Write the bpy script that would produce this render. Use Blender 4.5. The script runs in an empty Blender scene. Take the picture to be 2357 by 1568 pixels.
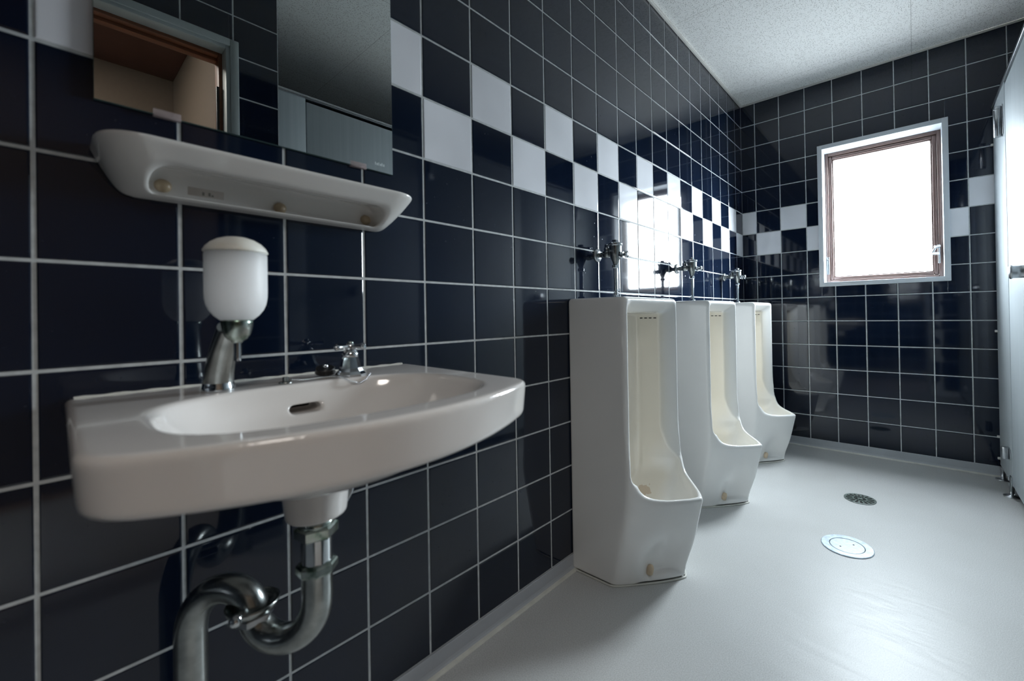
import bpy, bmesh, math, random
import numpy as np
from mathutils import Vector, Matrix

random.seed(4)
rng = np.random.default_rng(4)
SC = bpy.context.scene
COL = SC.collection
PI = math.pi

# ------------------------------------------------------------------ camera
F_PX, PX, PY, W_PX, H_PX = 983.21, 1281.57, 720.18, 2357, 1568
YAW, PITCH, ROLL = -0.6956, 0.0055, -0.0168
CAM = Vector((0.9065, 0.0092, 0.8644))
fw = Vector((math.sin(YAW) * math.cos(PITCH), math.cos(YAW) * math.cos(PITCH), math.sin(PITCH)))
r0 = fw.cross(Vector((0, 0, 1))).normalized()
u0 = r0.cross(fw)
rr = r0 * math.cos(ROLL) + u0 * math.sin(ROLL)
uu = -r0 * math.sin(ROLL) + u0 * math.cos(ROLL)
cam_data = bpy.data.cameras.new('camera')
cam = bpy.data.objects.new('camera', cam_data)
COL.objects.link(cam)
M = Matrix((rr, uu, -fw)).transposed().to_4x4()
M.translation = CAM
cam.matrix_world = M
cam_data.sensor_width = 36.0
cam_data.lens = F_PX / W_PX * 36.0
cam_data.shift_x = -(PX - W_PX / 2) / W_PX
cam_data.shift_y = (PY - H_PX / 2) / W_PX
cam_data.clip_start = 0.01
cam_data.dof.use_dof = True
cam_data.dof.focus_distance = 2.0
cam_data.dof.aperture_fstop = 3.4
SC.camera = cam

# ------------------------------------------------------------------ world, light, exposure
SKY_STRENGTH = 74.0      # overcast sky dome above the horizon
GROUND_STRENGTH = 14.0   # paler light coming up off the ground outside
world = bpy.data.worlds.new('overcast_sky')
SC.world = world
world.use_nodes = True
wn = world.node_tree
bg = wn.nodes['Background']
tc = wn.nodes.new('ShaderNodeTexCoord')
sxyz = wn.nodes.new('ShaderNodeSeparateXYZ')
wn.links.new(tc.outputs['Generated'], sxyz.inputs[0])
mr = wn.nodes.new('ShaderNodeMapRange')
mr.interpolation_type = 'SMOOTHSTEP'
mr.inputs['From Min'].default_value = -0.10
mr.inputs['From Max'].default_value = 0.10
mr.inputs['To Min'].default_value = GROUND_STRENGTH
mr.inputs['To Max'].default_value = SKY_STRENGTH
wn.links.new(sxyz.outputs['Z'], mr.inputs['Value'])
bg.inputs[0].default_value = (0.88, 0.95, 1.0, 1)
mh = wn.nodes.new('ShaderNodeMapRange')        # sky shaped brighter towards +x, added to balance the light indoors
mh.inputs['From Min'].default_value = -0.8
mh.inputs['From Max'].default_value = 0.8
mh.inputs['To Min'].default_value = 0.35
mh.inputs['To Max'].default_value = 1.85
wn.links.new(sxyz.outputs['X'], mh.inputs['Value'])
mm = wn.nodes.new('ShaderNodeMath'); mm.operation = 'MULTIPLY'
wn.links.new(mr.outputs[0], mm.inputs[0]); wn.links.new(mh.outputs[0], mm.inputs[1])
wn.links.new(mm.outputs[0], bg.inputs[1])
pl = bpy.data.lights.new('window_portal', 'AREA')
pl.shape = 'RECTANGLE'
pl.size = 0.47
pl.size_y = 0.78
pl.cycles.is_portal = True
po = bpy.data.objects.new('window_portal', pl)
po.location = (0.76, 3.30, 1.463)
po.rotation_euler = (PI / 2, 0, PI)     # faces -y, into the room
COL.objects.link(po)
hl = bpy.data.lights.new('hall_fill', 'AREA')   # unseen fill light added in the hall to brighten the basin end
hl.shape = 'DISK'
hl.size = 0.5
hl.energy = 15.0
hl.color = (1.0, 0.93, 0.86)
ho = bpy.data.objects.new('hall_fill', hl)
ho.location = (1.75, -0.25, 2.28)
COL.objects.link(ho)

SC.view_settings.view_transform = 'Standard'
SC.view_settings.look = 'None'
SC.view_settings.exposure = 0.0
SC.view_settings.gamma = 1.0
SC.view_settings.use_curve_mapping = False
SC.cycles.use_denoising = True
SC.cycles.max_bounces = 12
SC.cycles.diffuse_bounces = 8
SC.cycles.glossy_bounces = 6
SC.cycles.transparent_max_bounces = 12
SC.cycles.sample_clamp_indirect = 8.0
SC.cycles.caustics_reflective = True

# ------------------------------------------------------------------ helpers
def tag(o, label=None, cat=None, group=None, kind=None):
    if label: o['label'] = label
    if cat: o['category'] = cat
    if group: o['group'] = group
    if kind: o['kind'] = kind
    return o

def empty(name, loc=(0, 0, 0), label=None, cat=None, group=None):
    o = bpy.data.objects.new(name, None)
    o.empty_display_size = 0.05
    o.location = loc
    COL.objects.link(o)
    return tag(o, label, cat, group)

class MB:
    """collects shapes into one mesh"""
    def __init__(s):
        s.v, s.f, s.m, s.sm = [], [], [], []
    def add(s, vs, fs, mi=0, smooth=False):
        b = len(s.v)
        s.v += [tuple(p) for p in vs]
        for f in fs:
            s.f.append([i + b for i in f]); s.m.append(mi); s.sm.append(smooth)
        return s
    def box(s, a, b, bev=0.0, mi=0, seg=2):
        bm = bmesh.new()
        bmesh.ops.create_cube(bm, size=1.0)
        for v in bm.verts:
            v.co = Vector([(a[i] + b[i]) / 2 + v.co[i] * abs(b[i] - a[i]) for i in range(3)])
        if bev:
            bmesh.ops.bevel(bm, geom=list(bm.edges), offset=bev, segments=seg, profile=0.5, affect='EDGES')
        s.bm(bm, mi, bev > 0)
        return s
    def bm(s, bm, mi=0, smooth=False, mat=None):
        bm.verts.index_update()
        vs = [(mat @ v.co) if mat else v.co.copy() for v in bm.verts]
        s.add(vs, [[v.index for v in f.verts] for f in bm.faces], mi, smooth)
        bm.free()
        return s
    def lathe(s, prof, c=(0, 0, 0), axis=(0, 0, 1), n=40, mi=0, smooth=True, cap=True, phase=0.0):
        ax = Vector(axis).normalized()
        t = Vector((1, 0, 0)) if abs(ax.x) < .9 else Vector((0, 1, 0))
        e1 = (t - ax * t.dot(ax)).normalized(); e2 = ax.cross(e1)
        vs, fs = [], []
        for r, h in prof:
            for i in range(n):
                a = 2 * PI * i / n + phase
                vs.append(Vector(c) + ax * h + (e1 * math.cos(a) + e2 * math.sin(a)) * r)
        for k in range(len(prof) - 1):
            for i in range(n):
                j = (i + 1) % n
                fs.append([k * n + i, k * n + j, (k + 1) * n + j, (k + 1) * n + i])
        s.add(vs, fs, mi, smooth)
        if cap:
            L = len(prof) - 1
            s.add(vs[:n], [list(range(n))[::-1]], mi, False)
            s.add(vs[L * n:], [list(range(n))], mi, False)
        return s
    def tube(s, pts, rad, n=20, mi=0, cap=True, ell=None):
        pts = [Vector(p) for p in pts]
        N = len(pts)
        rads = rad if isinstance(rad, (list, tuple)) else [rad] * N
        tang = []
        for i in range(N):
            tang.append((pts[min(i + 1, N - 1)] - pts[max(i - 1, 0)]).normalized())
        up = Vector((0, 0, 1)) if abs(tang[0].z) < .9 else Vector((0, 1, 0))
        e1 = (up - tang[0] * up.dot(tang[0])).normalized()
        vs, fs = [], []
        for i in range(N):
            e1 = (e1 - tang[i] * e1.dot(tang[i])).normalized()
            e2 = tang[i].cross(e1)
            for k in range(n):
                a = 2 * PI * k / n
                q = 1.0 if ell is None else ell
                vs.append(pts[i] + (e1 * math.cos(a) * q + e2 * math.sin(a)) * rads[i])
        for i in range(N - 1):
            for k in range(n):
                j = (k + 1) % n
                fs.append([i * n + k, i * n + j, (i + 1) * n + j, (i + 1) * n + k])
        s.add(vs, fs, mi, True)
        if cap:
            s.add(vs[:n], [list(range(n))[::-1]], mi, False)
            s.add(vs[-n:], [list(range(n))], mi, False)
        return s
    def sphere(s, c, r, mi=0, sc=(1, 1, 1), n=16):
        bm = bmesh.new()
        bmesh.ops.create_uvsphere(bm, u_segments=n, v_segments=n // 2 + 2, radius=r)
        return s.bm(bm, mi, True, Matrix.Translation(Vector(c)) @ Matrix.Diagonal((*sc, 1)))
    def build(s, name, mats, parent=None, **tags):
        me = bpy.data.meshes.new(name)
        me.from_pydata(s.v, [], s.f)
        for m in (mats if isinstance(mats, (list, tuple)) else [mats]):
            me.materials.append(m)
        me.polygons.foreach_set('material_index', s.m)
        me.polygons.foreach_set('use_smooth', s.sm)
        bm = bmesh.new(); bm.from_mesh(me)
        bmesh.ops.recalc_face_normals(bm, faces=bm.faces)
        bm.to_mesh(me); bm.free()
        me.update()
        o = bpy.data.objects.new(name, me)
        if parent:
            o.parent = parent
        COL.objects.link(o)
        return tag(o, **tags) if tags else o

def smin(a, b, k):
    h = np.clip(0.5 + 0.5 * (b - a) / k, 0, 1)
    return b * (1 - h) + a * h - k * h * (1 - h)
def smax(a, b, k):
    return -smin(-a, -b, k)

def surface_net(func, lo, hi, step):
    """iso surface (f<0 inside) of an implicit solid on a grid -> verts, quads"""
    ax = [np.arange(lo[i], hi[i] + step, step, dtype=np.float32) for i in range(3)]
    X, Y, Z = np.meshgrid(*ax, indexing='ij', sparse=True)
    Fv = func(X, Y, Z).astype(np.float32) + np.zeros((len(ax[0]), len(ax[1]), len(ax[2])), np.float32)
    S = Fv < 0
    nx, ny, nz = S.shape
    c = np.zeros((nx - 1, ny - 1, nz - 1), np.int8)
    for dx in (0, 1):
        for dy in (0, 1):
            for dz in (0, 1):
                c += S[dx:nx - 1 + dx, dy:ny - 1 + dy, dz:nz - 1 + dz]
    act = (c > 0) & (c < 8)
    ids = -np.ones(act.shape, np.int64)
    I = np.argwhere(act)
    ids[tuple(I.T)] = np.arange(len(I))
    acc = np.zeros((len(I), 3)); cnt = np.zeros(len(I))
    corners = [(a, b, d) for a in (0, 1) for b in (0, 1) for d in (0, 1)]
    for a in corners:
        for b in corners:
            d = [b[i] - a[i] for i in range(3)]
            if sum(d) == 1 and min(d) == 0:
                fa = Fv[I[:, 0] + a[0], I[:, 1] + a[1], I[:, 2] + a[2]]
                fb = Fv[I[:, 0] + b[0], I[:, 1] + b[1], I[:, 2] + b[2]]
                x = (fa < 0) != (fb < 0)
                den = np.where(x, fa - fb, 1.0)
                t = np.where(x, fa / den, 0)
                p = np.array(a)[None] + t[:, None] * np.array(d)[None]
                acc += np.where(x[:, None], p, 0); cnt += x
    V = (I + acc / cnt[:, None]) * step + np.array(lo)[None]
    Q = []
    for axi in range(3):
        sl0 = [slice(None)] * 3; sl1 = [slice(None)] * 3
        sl0[axi] = slice(0, -1); sl1[axi] = slice(1, None)
        A, B = S[tuple(sl0)], S[tuple(sl1)]
        E = np.argwhere(A != B)
        o1, o2 = [(1, 2), (2, 0), (0, 1)][axi]
        ok = np.ones(len(E), bool)
        for o in (o1, o2):
            ok &= (E[:, o] > 0) & (E[:, o] < S.shape[o] - 1)
        E = E[ok]
        flip = A[tuple(E.T)]
        q = []
        for (s1, s2) in ((0, 0), (-1, 0), (-1, -1), (0, -1)):
            G = E.copy(); G[:, o1] += s1; G[:, o2] += s2
            q.append(ids[tuple(G.T)])
        q = np.stack(q, 1)
        q[~flip] = q[~flip][:, ::-1]
        Q.append(q)
    Q = np.concatenate(Q)
    return V, Q

def net_mesh(name, func, lo, hi, step, mat, parent, smooth_iter=2, flip=False, loc=(0, 0, 0)):
    V, Q = surface_net(func, lo, hi, step)
    # light Laplacian smoothing
    e = np.concatenate([Q[:, [0, 1]], Q[:, [1, 2]], Q[:, [2, 3]], Q[:, [3, 0]]])
    for _ in range(smooth_iter):
        acc = np.zeros_like(V); cnt = np.zeros(len(V))
        np.add.at(acc, e[:, 0], V[e[:, 1]]); np.add.at(cnt, e[:, 0], 1)
        np.add.at(acc, e[:, 1], V[e[:, 0]]); np.add.at(cnt, e[:, 1], 1)
        V = V * 0.4 + 0.6 * acc / np.maximum(cnt, 1)[:, None]
    me = bpy.data.meshes.new(name)
    me.vertices.add(len(V)); me.vertices.foreach_set('co', V.astype(np.float32).ravel())
    me.loops.add(len(Q) * 4); me.loops.foreach_set('vertex_index', Q.ravel().astype(np.int32))
    me.polygons.add(len(Q)); me.polygons.foreach_set('loop_start', np.arange(0, len(Q) * 4, 4, dtype=np.int32))
    me.polygons.foreach_set('use_smooth', np.ones(len(Q), bool))
    me.update(calc_edges=True); me.validate()
    me.materials.append(mat)
    o = bpy.data.objects.new(name, me)
    o.location = loc
    if parent: o.parent = parent
    COL.objects.link(o)
    return o

# ------------------------------------------------------------------ materials
class NT:
    def __init__(s, name):
        s.m = bpy.data.materials.new(name); s.m.use_nodes = True
        s.t = s.m.node_tree; s.n = s.t.nodes; s.l = s.t.links
        s.b = s.n['Principled BSDF']
    def node(s, typ, **kw):
        n = s.n.new(typ)
        for k, v in kw.items(): setattr(n, k, v)
        return n
    def pos(s):
        return s.node('ShaderNodeNewGeometry').outputs['Position']
    def math(s, op, a, b=None, c=None):
        n = s.node('ShaderNodeMath', operation=op)
        for i, x in enumerate((a, b, c)):
            if x is None: continue
            if isinstance(x, (int, float)): n.inputs[i].default_value = x
            else: s.l.new(x, n.inputs[i])
        return n.outputs[0]
    def noise(s, scale, detail=3, vec=None, rough=.5):
        n = s.node('ShaderNodeTexNoise'); n.inputs['Scale'].default_value = scale
        n.inputs['Detail'].default_value = detail; n.inputs['Roughness'].default_value = rough
        s.l.new(vec if vec is not None else s.pos(), n.inputs['Vector'])
        return n.outputs['Fac']
    def ramp(s, fac, stops):
        n = s.node('ShaderNodeValToRGB')
        e = n.color_ramp.elements
        while len(e) < len(stops): e.new(0.5)
        for x, (p, c) in zip(e, stops):
            x.position = p; x.color = (*c, 1) if len(c) == 3 else c
        s.l.new(fac, n.inputs[0]); return n.outputs[0]
    def bump(s, h, strength, dist=0.001):
        n = s.node('ShaderNodeBump'); n.inputs['Strength'].default_value = strength
        n.inputs['Distance'].default_value = dist
        s.l.new(h, n.inputs['Height']); s.l.new(n.outputs[0], s.b.inputs['Normal'])
    def set(s, **kw):
        for k, v in kw.items():
            i = s.b.inputs[k.replace('_', ' ')]
            if hasattr(v, 'links') or isinstance(v, bpy.types.NodeSocket): s.l.new(v, i)
            elif isinstance(v, tuple) and len(v) == 3: i.default_value = (*v, 1)
            else: i.default_value = v
        return s

def simple(name, col, rough=.5, metal=0.0, var=0.08, scale=30, bump=0, spec=.5):
    t = NT(name)
    f = t.noise(scale, 4)
    lo = tuple(c * (1 - var) for c in col); hi = tuple(min(1, c * (1 + var)) for c in col)
    t.set(Base_Color=t.ramp(f, [(.3, lo), (.7, hi)]), Roughness=rough, Metallic=metal, Specular_IOR_Level=spec)
    if bump: t.bump(f, bump)
    return t.m

def ceramic(name, col, stain=None):
    t = NT(name)
    f = t.noise(4, 4)
    c = t.ramp(f, [(.3, tuple(x * .97 for x in col)), (.7, col)])
    t.set(Base_Color=c, Roughness=.12, Specular_IOR_Level=.5)
    t.set(Coat_Weight=.4, Coat_Roughness=.04)
    return t

def tile_mat(name, col, rough):
    t = NT(name)
    big = t.noise(3.0, 2)
    t.set(Base_Color=t.ramp(big, [(.3, tuple(c * .85 for c in col)), (.7, tuple(c * 1.15 for c in col))]))
    # water marks and dried splashes
    sp = t.noise(95, 3, rough=.6)
    zone = t.noise(5.0, 2)
    spm = t.math('MULTIPLY', t.math('GREATER_THAN', sp, .69), t.math('GREATER_THAN', zone, .52))
    t.set(Roughness=t.math('ADD', rough, t.math('MULTIPLY', spm, .25)))
    t.set(Specular_IOR_Level=.5, IOR=1.52)
    t.bump(t.noise(7.0, 1), .10, .0012)
    return t.m

MT = {}
MT['black_tile'] = tile_mat('black_tile', (.0045, .0092, .0220), .055)
MT['white_tile'] = tile_mat('white_tile', (.80, .81, .85), .07)
MT['grout'] = simple('grout', (.50, .52, .52), .8, var=.15, scale=60)
MT['porcelain'] = ceramic('porcelain', (.72, .69, .665)).m
# urinal ceramic with stains inside (they have a shape of their own)
t = ceramic('urinal_porcelain', (.88, .87, .845)); MT['urinal'] = t.m
oc = t.node('ShaderNodeTexCoord')
sp = t.node('ShaderNodeSeparateXYZ'); t.l.new(oc.outputs['Object'], sp.inputs[0])
nz = t.math('MULTIPLY', t.math('SUBTRACT', t.noise(14, 4), .5), .01)
def below(v, lim, soft): 
    return t.math('SUBTRACT', 1, t.math('SMOOTH_MIN', t.math('MAXIMUM', t.math('DIVIDE', t.math('SUBTRACT', v, lim), soft), 0), 1, .1))
ins = t.math('MULTIPLY', below(t.math('ADD', t.math('ABSOLUTE', sp.outputs[1]), nz), .135, .03), below(t.math('ADD', sp.outputs[0], nz), .175, .05))
ins = t.math('MULTIPLY', ins, below(sp.outputs[2], .86, .01))
base_link = t.b.inputs['Base Color'].links[0].from_socket
mx = t.node('ShaderNodeMix', data_type='RGBA')
t.l.new(ins, mx.inputs[0]); t.l.new(base_link, mx.inputs[6]); mx.inputs[7].default_value = (.82, .775, .69, 1)
# small rust-brown run mark low in the bowl
dv3 = t.node('ShaderNodeVectorMath', operation='DISTANCE'); t.l.new(oc.outputs['Object'], dv3.inputs[0]); dv3.inputs[1].default_value = (.13, .085, .21)
rust = t.math('MULTIPLY', t.math('LESS_THAN', t.math('ADD', dv3.outputs['Value'], t.math('MULTIPLY', t.noise(60, 3), .04)), .045), .45)
mx2 = t.node('ShaderNodeMix', data_type='RGBA')
t.l.new(rust, mx2.inputs[0]); t.l.new(mx.outputs[2], mx2.inputs[6]); mx2.inputs[7].default_value = (.42, .24, .09, 1)
t.l.new(mx2.outputs[2], t.b.inputs['Base Color'])
MT['shelf_ceramic'] = ceramic('shelf_ceramic', (.70, .685, .66)).m
MT['chrome'] = simple('chrome', (.62, .65, .67), .10, 1.0, .06, 60)
MT['old_chrome'] = simple('old_chrome', (.36, .38, .37), .24, 1.0, .25, 45, .05)
t = NT('verdigris_metal')
f = t.noise(55, 5)
t.set(Base_Color=t.ramp(f, [(.35, (.10, .16, .12)), (.46, (.36, .42, .38)), (.7, (.52, .56, .54))]),
      Metallic=.95, Roughness=.22)
MT['verdigris'] = t.m
MT['steel'] = simple('brushed_steel', (.48, .50, .52), .28, 1.0, .1, 120)
MT['dark_steel'] = simple('dark_steel', (.16, .17, .18), .35, 1.0, .15, 60)
MT['rubber'] = simple('black_rubber', (.012, .012, .013), .35)
MT['dark_hole'] = simple('dark_hole', (.01, .009, .008), .8)
MT['cream_plastic'] = simple('cream_plastic', (.70, .56, .40), .35, var=.08, scale=80)
MT['beige_cap'] = simple('beige_cap', (.42, .33, .22), .3, var=.06, scale=80)
MT['caulk'] = simple('caulk', (.60, .60, .55), .5, var=.1, scale=25)
MT['vinyl_base'] = simple('vinyl_baseboard', (.40, .42, .45), .35, var=.04, scale=12)
MT['trim'] = simple('painted_trim', (.62, .61, .57), .45, var=.05, scale=10)
MT['window_trim'] = simple('white_aluminium', (.60, .64, .68), .35, var=.03, scale=10)
MT['sash'] = simple('brown_aluminium', (.13, .085, .075), .3, metal=.3, var=.1, scale=20)
MT['door_metal'] = simple('grey_painted_steel', (.36, .40, .40), .4, var=.03, scale=10)
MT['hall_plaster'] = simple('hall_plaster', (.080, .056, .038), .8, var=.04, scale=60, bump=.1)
MT['hall_floor'] = simple('hall_floor', (.30, .20, .13), .5, var=.1)

t = NT('brown_wood')
mp = t.node('ShaderNodeMapping'); mp.inputs['Scale'].default_value = (40, 3, 40)
t.l.new(t.pos(), mp.inputs[0])
f = t.noise(1.0, 5, mp.outputs[0])
t.set(Base_Color=t.ramp(f, [(.3, (.15, .055, .025)), (.7, (.25, .092, .042))]), Roughness=.45)
MT['wood'] = t.m

# stall laminate: pale blue-grey with faint vertical streaks
t = NT('stall_laminate')
mp = t.node('ShaderNodeMapping'); mp.inputs['Scale'].default_value = (60, 60, 1.2)
t.l.new(t.pos(), mp.inputs[0])
f = t.noise(1.0, 3, mp.outputs[0])
t.set(Base_Color=t.ramp(f, [(.3, (.40, .445, .47)), (.7, (.46, .505, .53))]), Roughness=.5, Specular_IOR_Level=.12)
MT['laminate'] = t.m

# floor: light vinyl sheet with fine speckle
t = NT('vinyl_floor')
f1 = t.noise(400, 2, rough=.7)
f2 = t.noise(2.5, 3)
c1 = t.ramp(f1, [(.34, (.42, .425, .42)), (.5, (.55, .555, .55)), (.66, (.64, .645, .645))])
mx = t.node('ShaderNodeMix', data_type='RGBA', blend_type='MULTIPLY')
mx.inputs[0].default_value = 1
t.l.new(c1, mx.inputs[6]); t.l.new(t.ramp(f2, [(.3, (.90, .90, .89)), (.7, (1, 1, 1))]), mx.inputs[7])
t.set(Base_Color=mx.outputs[2], Roughness=.40, Specular_IOR_Level=.32)
mp = t.node('ShaderNodeMapping'); mp.inputs['Scale'].default_value = (5, 14, 5)
mp.inputs['Rotation'].default_value = (0, 0, .5)
t.l.new(t.pos(), mp.inputs[0])
wv = t.noise(1.0, 4, mp.outputs[0], .45)
dz = t.node('ShaderNodeVectorMath', operation='DISTANCE'); t.l.new(t.pos(), dz.inputs[0]); dz.inputs[1].default_value = (.86, 1.42, 0)
zone = t.math('SUBTRACT', 1, t.math('MINIMUM', t.math('DIVIDE', dz.outputs['Value'], .55), 1))
rid = t.math('ABSOLUTE', t.math('SUBTRACT', wv, .5))
t.bump(t.math('ADD', t.math('MULTIPLY', f1, .012), t.math('ADD', t.math('MULTIPLY', wv, .5), t.math('MULTIPLY', t.math('MULTIPLY', zone, rid), 6.0))), .10, .006)
MT['floor'] = t.m

# ceiling board: white with short dark random fissures and panel joints
t = NT('ceiling_board')
def fissures(scale, seed, L, Wd, keep):
    vo = t.node('ShaderNodeTexVoronoi'); vo.inputs['Scale'].default_value = scale
    off = t.node('ShaderNodeVectorMath', operation='ADD'); off.inputs[1].default_value = (seed, seed * 2, 0)
    t.l.new(t.pos(), off.inputs[0])
    fl = t.node('ShaderNodeVectorMath', operation='MULTIPLY'); fl.inputs[1].default_value = (1, 1, 0)
    t.l.new(off.outputs[0], fl.inputs[0])
    t.l.new(fl.outputs[0], vo.inputs['Vector'])
    sub = t.node('ShaderNodeVectorMath', operation='SUBTRACT')
    t.l.new(fl.outputs[0], sub.inputs[0]); t.l.new(vo.outputs['Position'], sub.inputs[1])
    sep = t.node('ShaderNodeSeparateColor'); t.l.new(vo.outputs['Color'], sep.inputs[0])
    ang = t.math('MULTIPLY', sep.outputs[0], PI)
    rot = t.node('ShaderNodeVectorRotate', rotation_type='Z_AXIS')
    t.l.new(sub.outputs[0], rot.inputs['Vector']); t.l.new(ang, rot.inputs['Angle'])
    sx = t.node('ShaderNodeSeparateXYZ'); t.l.new(rot.outputs[0], sx.inputs[0])
    wob = t.math('MULTIPLY', t.math('SINE', t.math('MULTIPLY', sx.outputs[0], 900)), Wd * .5)
    a = t.math('LESS_THAN', t.math('ABSOLUTE', sx.outputs[0]), t.math('MULTIPLY', sep.outputs[1], L))
    b = t.math('LESS_THAN', t.math('ABSOLUTE', t.math('ADD', sx.outputs[1], wob)), Wd)
    k = t.math('LESS_THAN', sep.outputs[2], keep)
    return t.math('MULTIPLY', t.math('MULTIPLY', a, b), k)
fis = t.math('MAXIMUM', fissures(75, 0.0, .0075, .0007, .75), fissures(110, 3.1, .003, .0006, .6))
sp = t.node('ShaderNodeSeparateXYZ'); t.l.new(t.pos(), sp.inputs[0])
def joint(sock, period, origin, w):
    m = t.math('PINGPONG', t.math('SUBTRACT', sock, origin), period / 2)
    return t.math('LESS_THAN', m, w)
jx = joint(sp.outputs[0], .91, .921, .0012)
jy = joint(sp.outputs[1], .91, 2.028, .0010)
jj = t.math('MULTIPLY', t.math('MAXIMUM', jx, jy), .55)
dark = t.math('MAXIMUM', t.math('MULTIPLY', fis, .8), jj)
t.set(Base_Color=t.ramp(dark, [(0, (.84, .845, .825)), (1, (.10, .09, .07))]), Roughness=.85)
t.bump(t.math('SUBTRACT', 1, dark), .3, .001)
MT['ceiling'] = t.m

# mirror
t = NT('silvered_glass'); t.set(Base_Color=(.84, .88, .865), Metallic=1.0, Roughness=.004)
MT['mirror'] = t.m
t = NT('mirror_edge'); t.set(Base_Color=(.10, .16, .15), Roughness=.1)
MT['mirror_edge'] = t.m
t = NT('clear_plastic'); t.set(Base_Color=(.55, .45, .45), Roughness=.15, Alpha=.35)
MT['clip'] = t.m
t = NT('etched'); t.set(Base_Color=(.55, .62, .63), Roughness=.6); MT['etched'] = t.m
# window pane: thin glass, lets the daylight straight through
t = NT('window_glass')
tr = t.node('ShaderNodeBsdfTransparent'); tr.inputs[0].default_value = (.97, .99, 1, 1)
gl = t.node('ShaderNodeBsdfGlossy'); gl.inputs['Roughness'].default_value = .02
ms = t.node('ShaderNodeMixShader'); ms.inputs[0].default_value = .06
t.l.new(tr.outputs[0], ms.inputs[1]); t.l.new(gl.outputs[0], ms.inputs[2])
t.l.new(ms.outputs[0], t.n['Material Output'].inputs['Surface'])
MT['glass'] = t.m
# milky plastic
t = NT('milky_plastic')
t.set(Base_Color=(.90, .93, .94), Roughness=.48, Subsurface_Weight=1.0, Subsurface_Scale=.25, Specular_IOR_Level=.3)
t.b.inputs['Subsurface Radius'].default_value = (1, 1, 1)
MT['bottle'] = t.m
t = NT('aged_white_plastic')
f = t.noise(28, 3)
t.set(Base_Color=t.ramp(f, [(.35, (.70, .68, .60)), (.65, (.78, .78, .74))]), Roughness=.4)
MT['cap'] = t.m

# ------------------------------------------------------------------ tiled walls
T = .15
G = .0022          # half grout width
def rect_minus(r, hole):
    a0, b0, a1, b1 = r; x0, y0, x1, y1 = hole
    if a1 <= x0 or a0 >= x1 or b1 <= y0 or b0 >= y1: return [r]
    out = []
    if a0 < x0: out.append((a0, b0, x0, b1))
    if a1 > x1: out.append((x1, b0, a1, b1))
    m0, m1 = max(a0, x0), min(a1, x1)
    if b0 < y0: out.append((m0, b0, m1, y0))
    if b1 > y1: out.append((m0, y1, m1, b1))
    return [q for q in out if q[2] - q[0] > .008 and q[3] - q[1] > .008]

def tiled_wall(name, origin, udir, ndir, ulines, zlines, white, holes=(), thick=.10, zrange=(0, 2.3), ext=0.0):
    o = Vector(origin); u = Vector(udir); n = Vector(ndir); z = Vector((0, 0, 1))
    P = lambda a, b, d: o + u * a + z * b + n * d
    mb = MB()
    for i in range(len(ulines) - 1):
        for j in range(len(zlines) - 1):
            rs = [(ulines[i] + (G if i else 0), zlines[j] + G, ulines[i + 1] - G, zlines[j + 1] - G)]
            for h in holes:
                rs = [q for r in rs for q in rect_minus(r, h)]
            for (a0, b0, a1, b1) in rs:
                mi = 1 if white(i, j) else 0
                tx, ty = random.uniform(-1, 1) * .0009, random.uniform(-1, 1) * .0009
                d0 = random.uniform(-.00015, .00015)
                def dd(a, b): return d0 + tx * (a - (a0 + a1) / 2) / .15 * .3 + ty * (b - (b0 + b1) / 2) / .15 * .3
                rings = []
                for ins, dep in ((0, -.0035), (0, -.0014), (.0006, -.0006), (.0016, -.00015), (.0032, 0.0)):
                    ring = []
                    for (a, b) in ((a0 + ins, b0 + ins), (a1 - ins, b0 + ins), (a1 - ins, b1 - ins), (a0 + ins, b1 - ins)):
                        ring.append(P(a, b, dep + dd(a, b)))
                    rings.append(ring)
                vs = [p for r in rings for p in r]
                fs = []
                for k in range(len(rings) - 1):
                    for e in range(4):
                        f_ = (e + 1) % 4
                        fs.append([k * 4 + e, k * 4 + f_, (k + 1) * 4 + f_, (k + 1) * 4 + e])
                mb.add(vs, fs, mi, False)
                k = (len(rings) - 1) * 4
                mb.add(vs[k:k + 4], [[0, 1, 2, 3]], mi, False)
    # grout bed / wall body
    body = [(ulines[0], zrange[0], ulines[-1] + ext, zrange[1])]
    for h in holes:
        body = [q for r in body for q in rect_minus(r, h)]
    for (a0, b0, a1, b1) in body:
        p, q = P(a0, b0, -.0011), P(a1, b1, -thick)
        mb.box([min(p[i], q[i]) for i in range(3)], [max(p[i], q[i]) for i in range(3)], 0, 2)
    w = mb.build(name, [MT['black_tile'], MT['white_tile'], MT['grout']])
    w['kind'] = 'structure'
    return w

zl = [.05 + T * k for k in range(16)]
YL = 3.136
ul = [-1.05 + T * k for k in range(28)] + [YL]
tiled_wall('wall_left', (0, 0, 0), (0, 1, 0), (1, 0, 0), ul, zl,
           lambda i, j: (j == 8 and (i - 7) % 2 == 0) or (j == 9 and (i - 7) % 2 == 1), ext=.16)
uf = [0] + [.0905 + T * k for k in range(15)] + [2.25]
WH = (.470, 1.027, 1.053, 1.884)
tiled_wall('wall_far', (0, YL, 0), (1, 0, 0), (0, -1, 0), uf, zl,
           lambda i, j: (j == 8 and i % 2 == 1) or (j == 9 and i % 2 == 0), [WH], thick=.16)
XD = 1.03
ud = [-1.05] + [.014 + T * k for k in range(-7, 4)] + [.61]
DOOR = (-.33, 0.0, .452, 1.875)
tiled_wall('wall_door_side', (XD, 0, 0), (0, 1, 0), (-1, 0, 0), ud, zl,
           lambda i, j: (j == 8 and i % 2 == 1) or (j == 9 and i % 2 == 0), [DOOR], thick=.09)
un_ = [0, .06, .21, .36, .51, .66, .81, .96, 1.11, 1.22]
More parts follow.
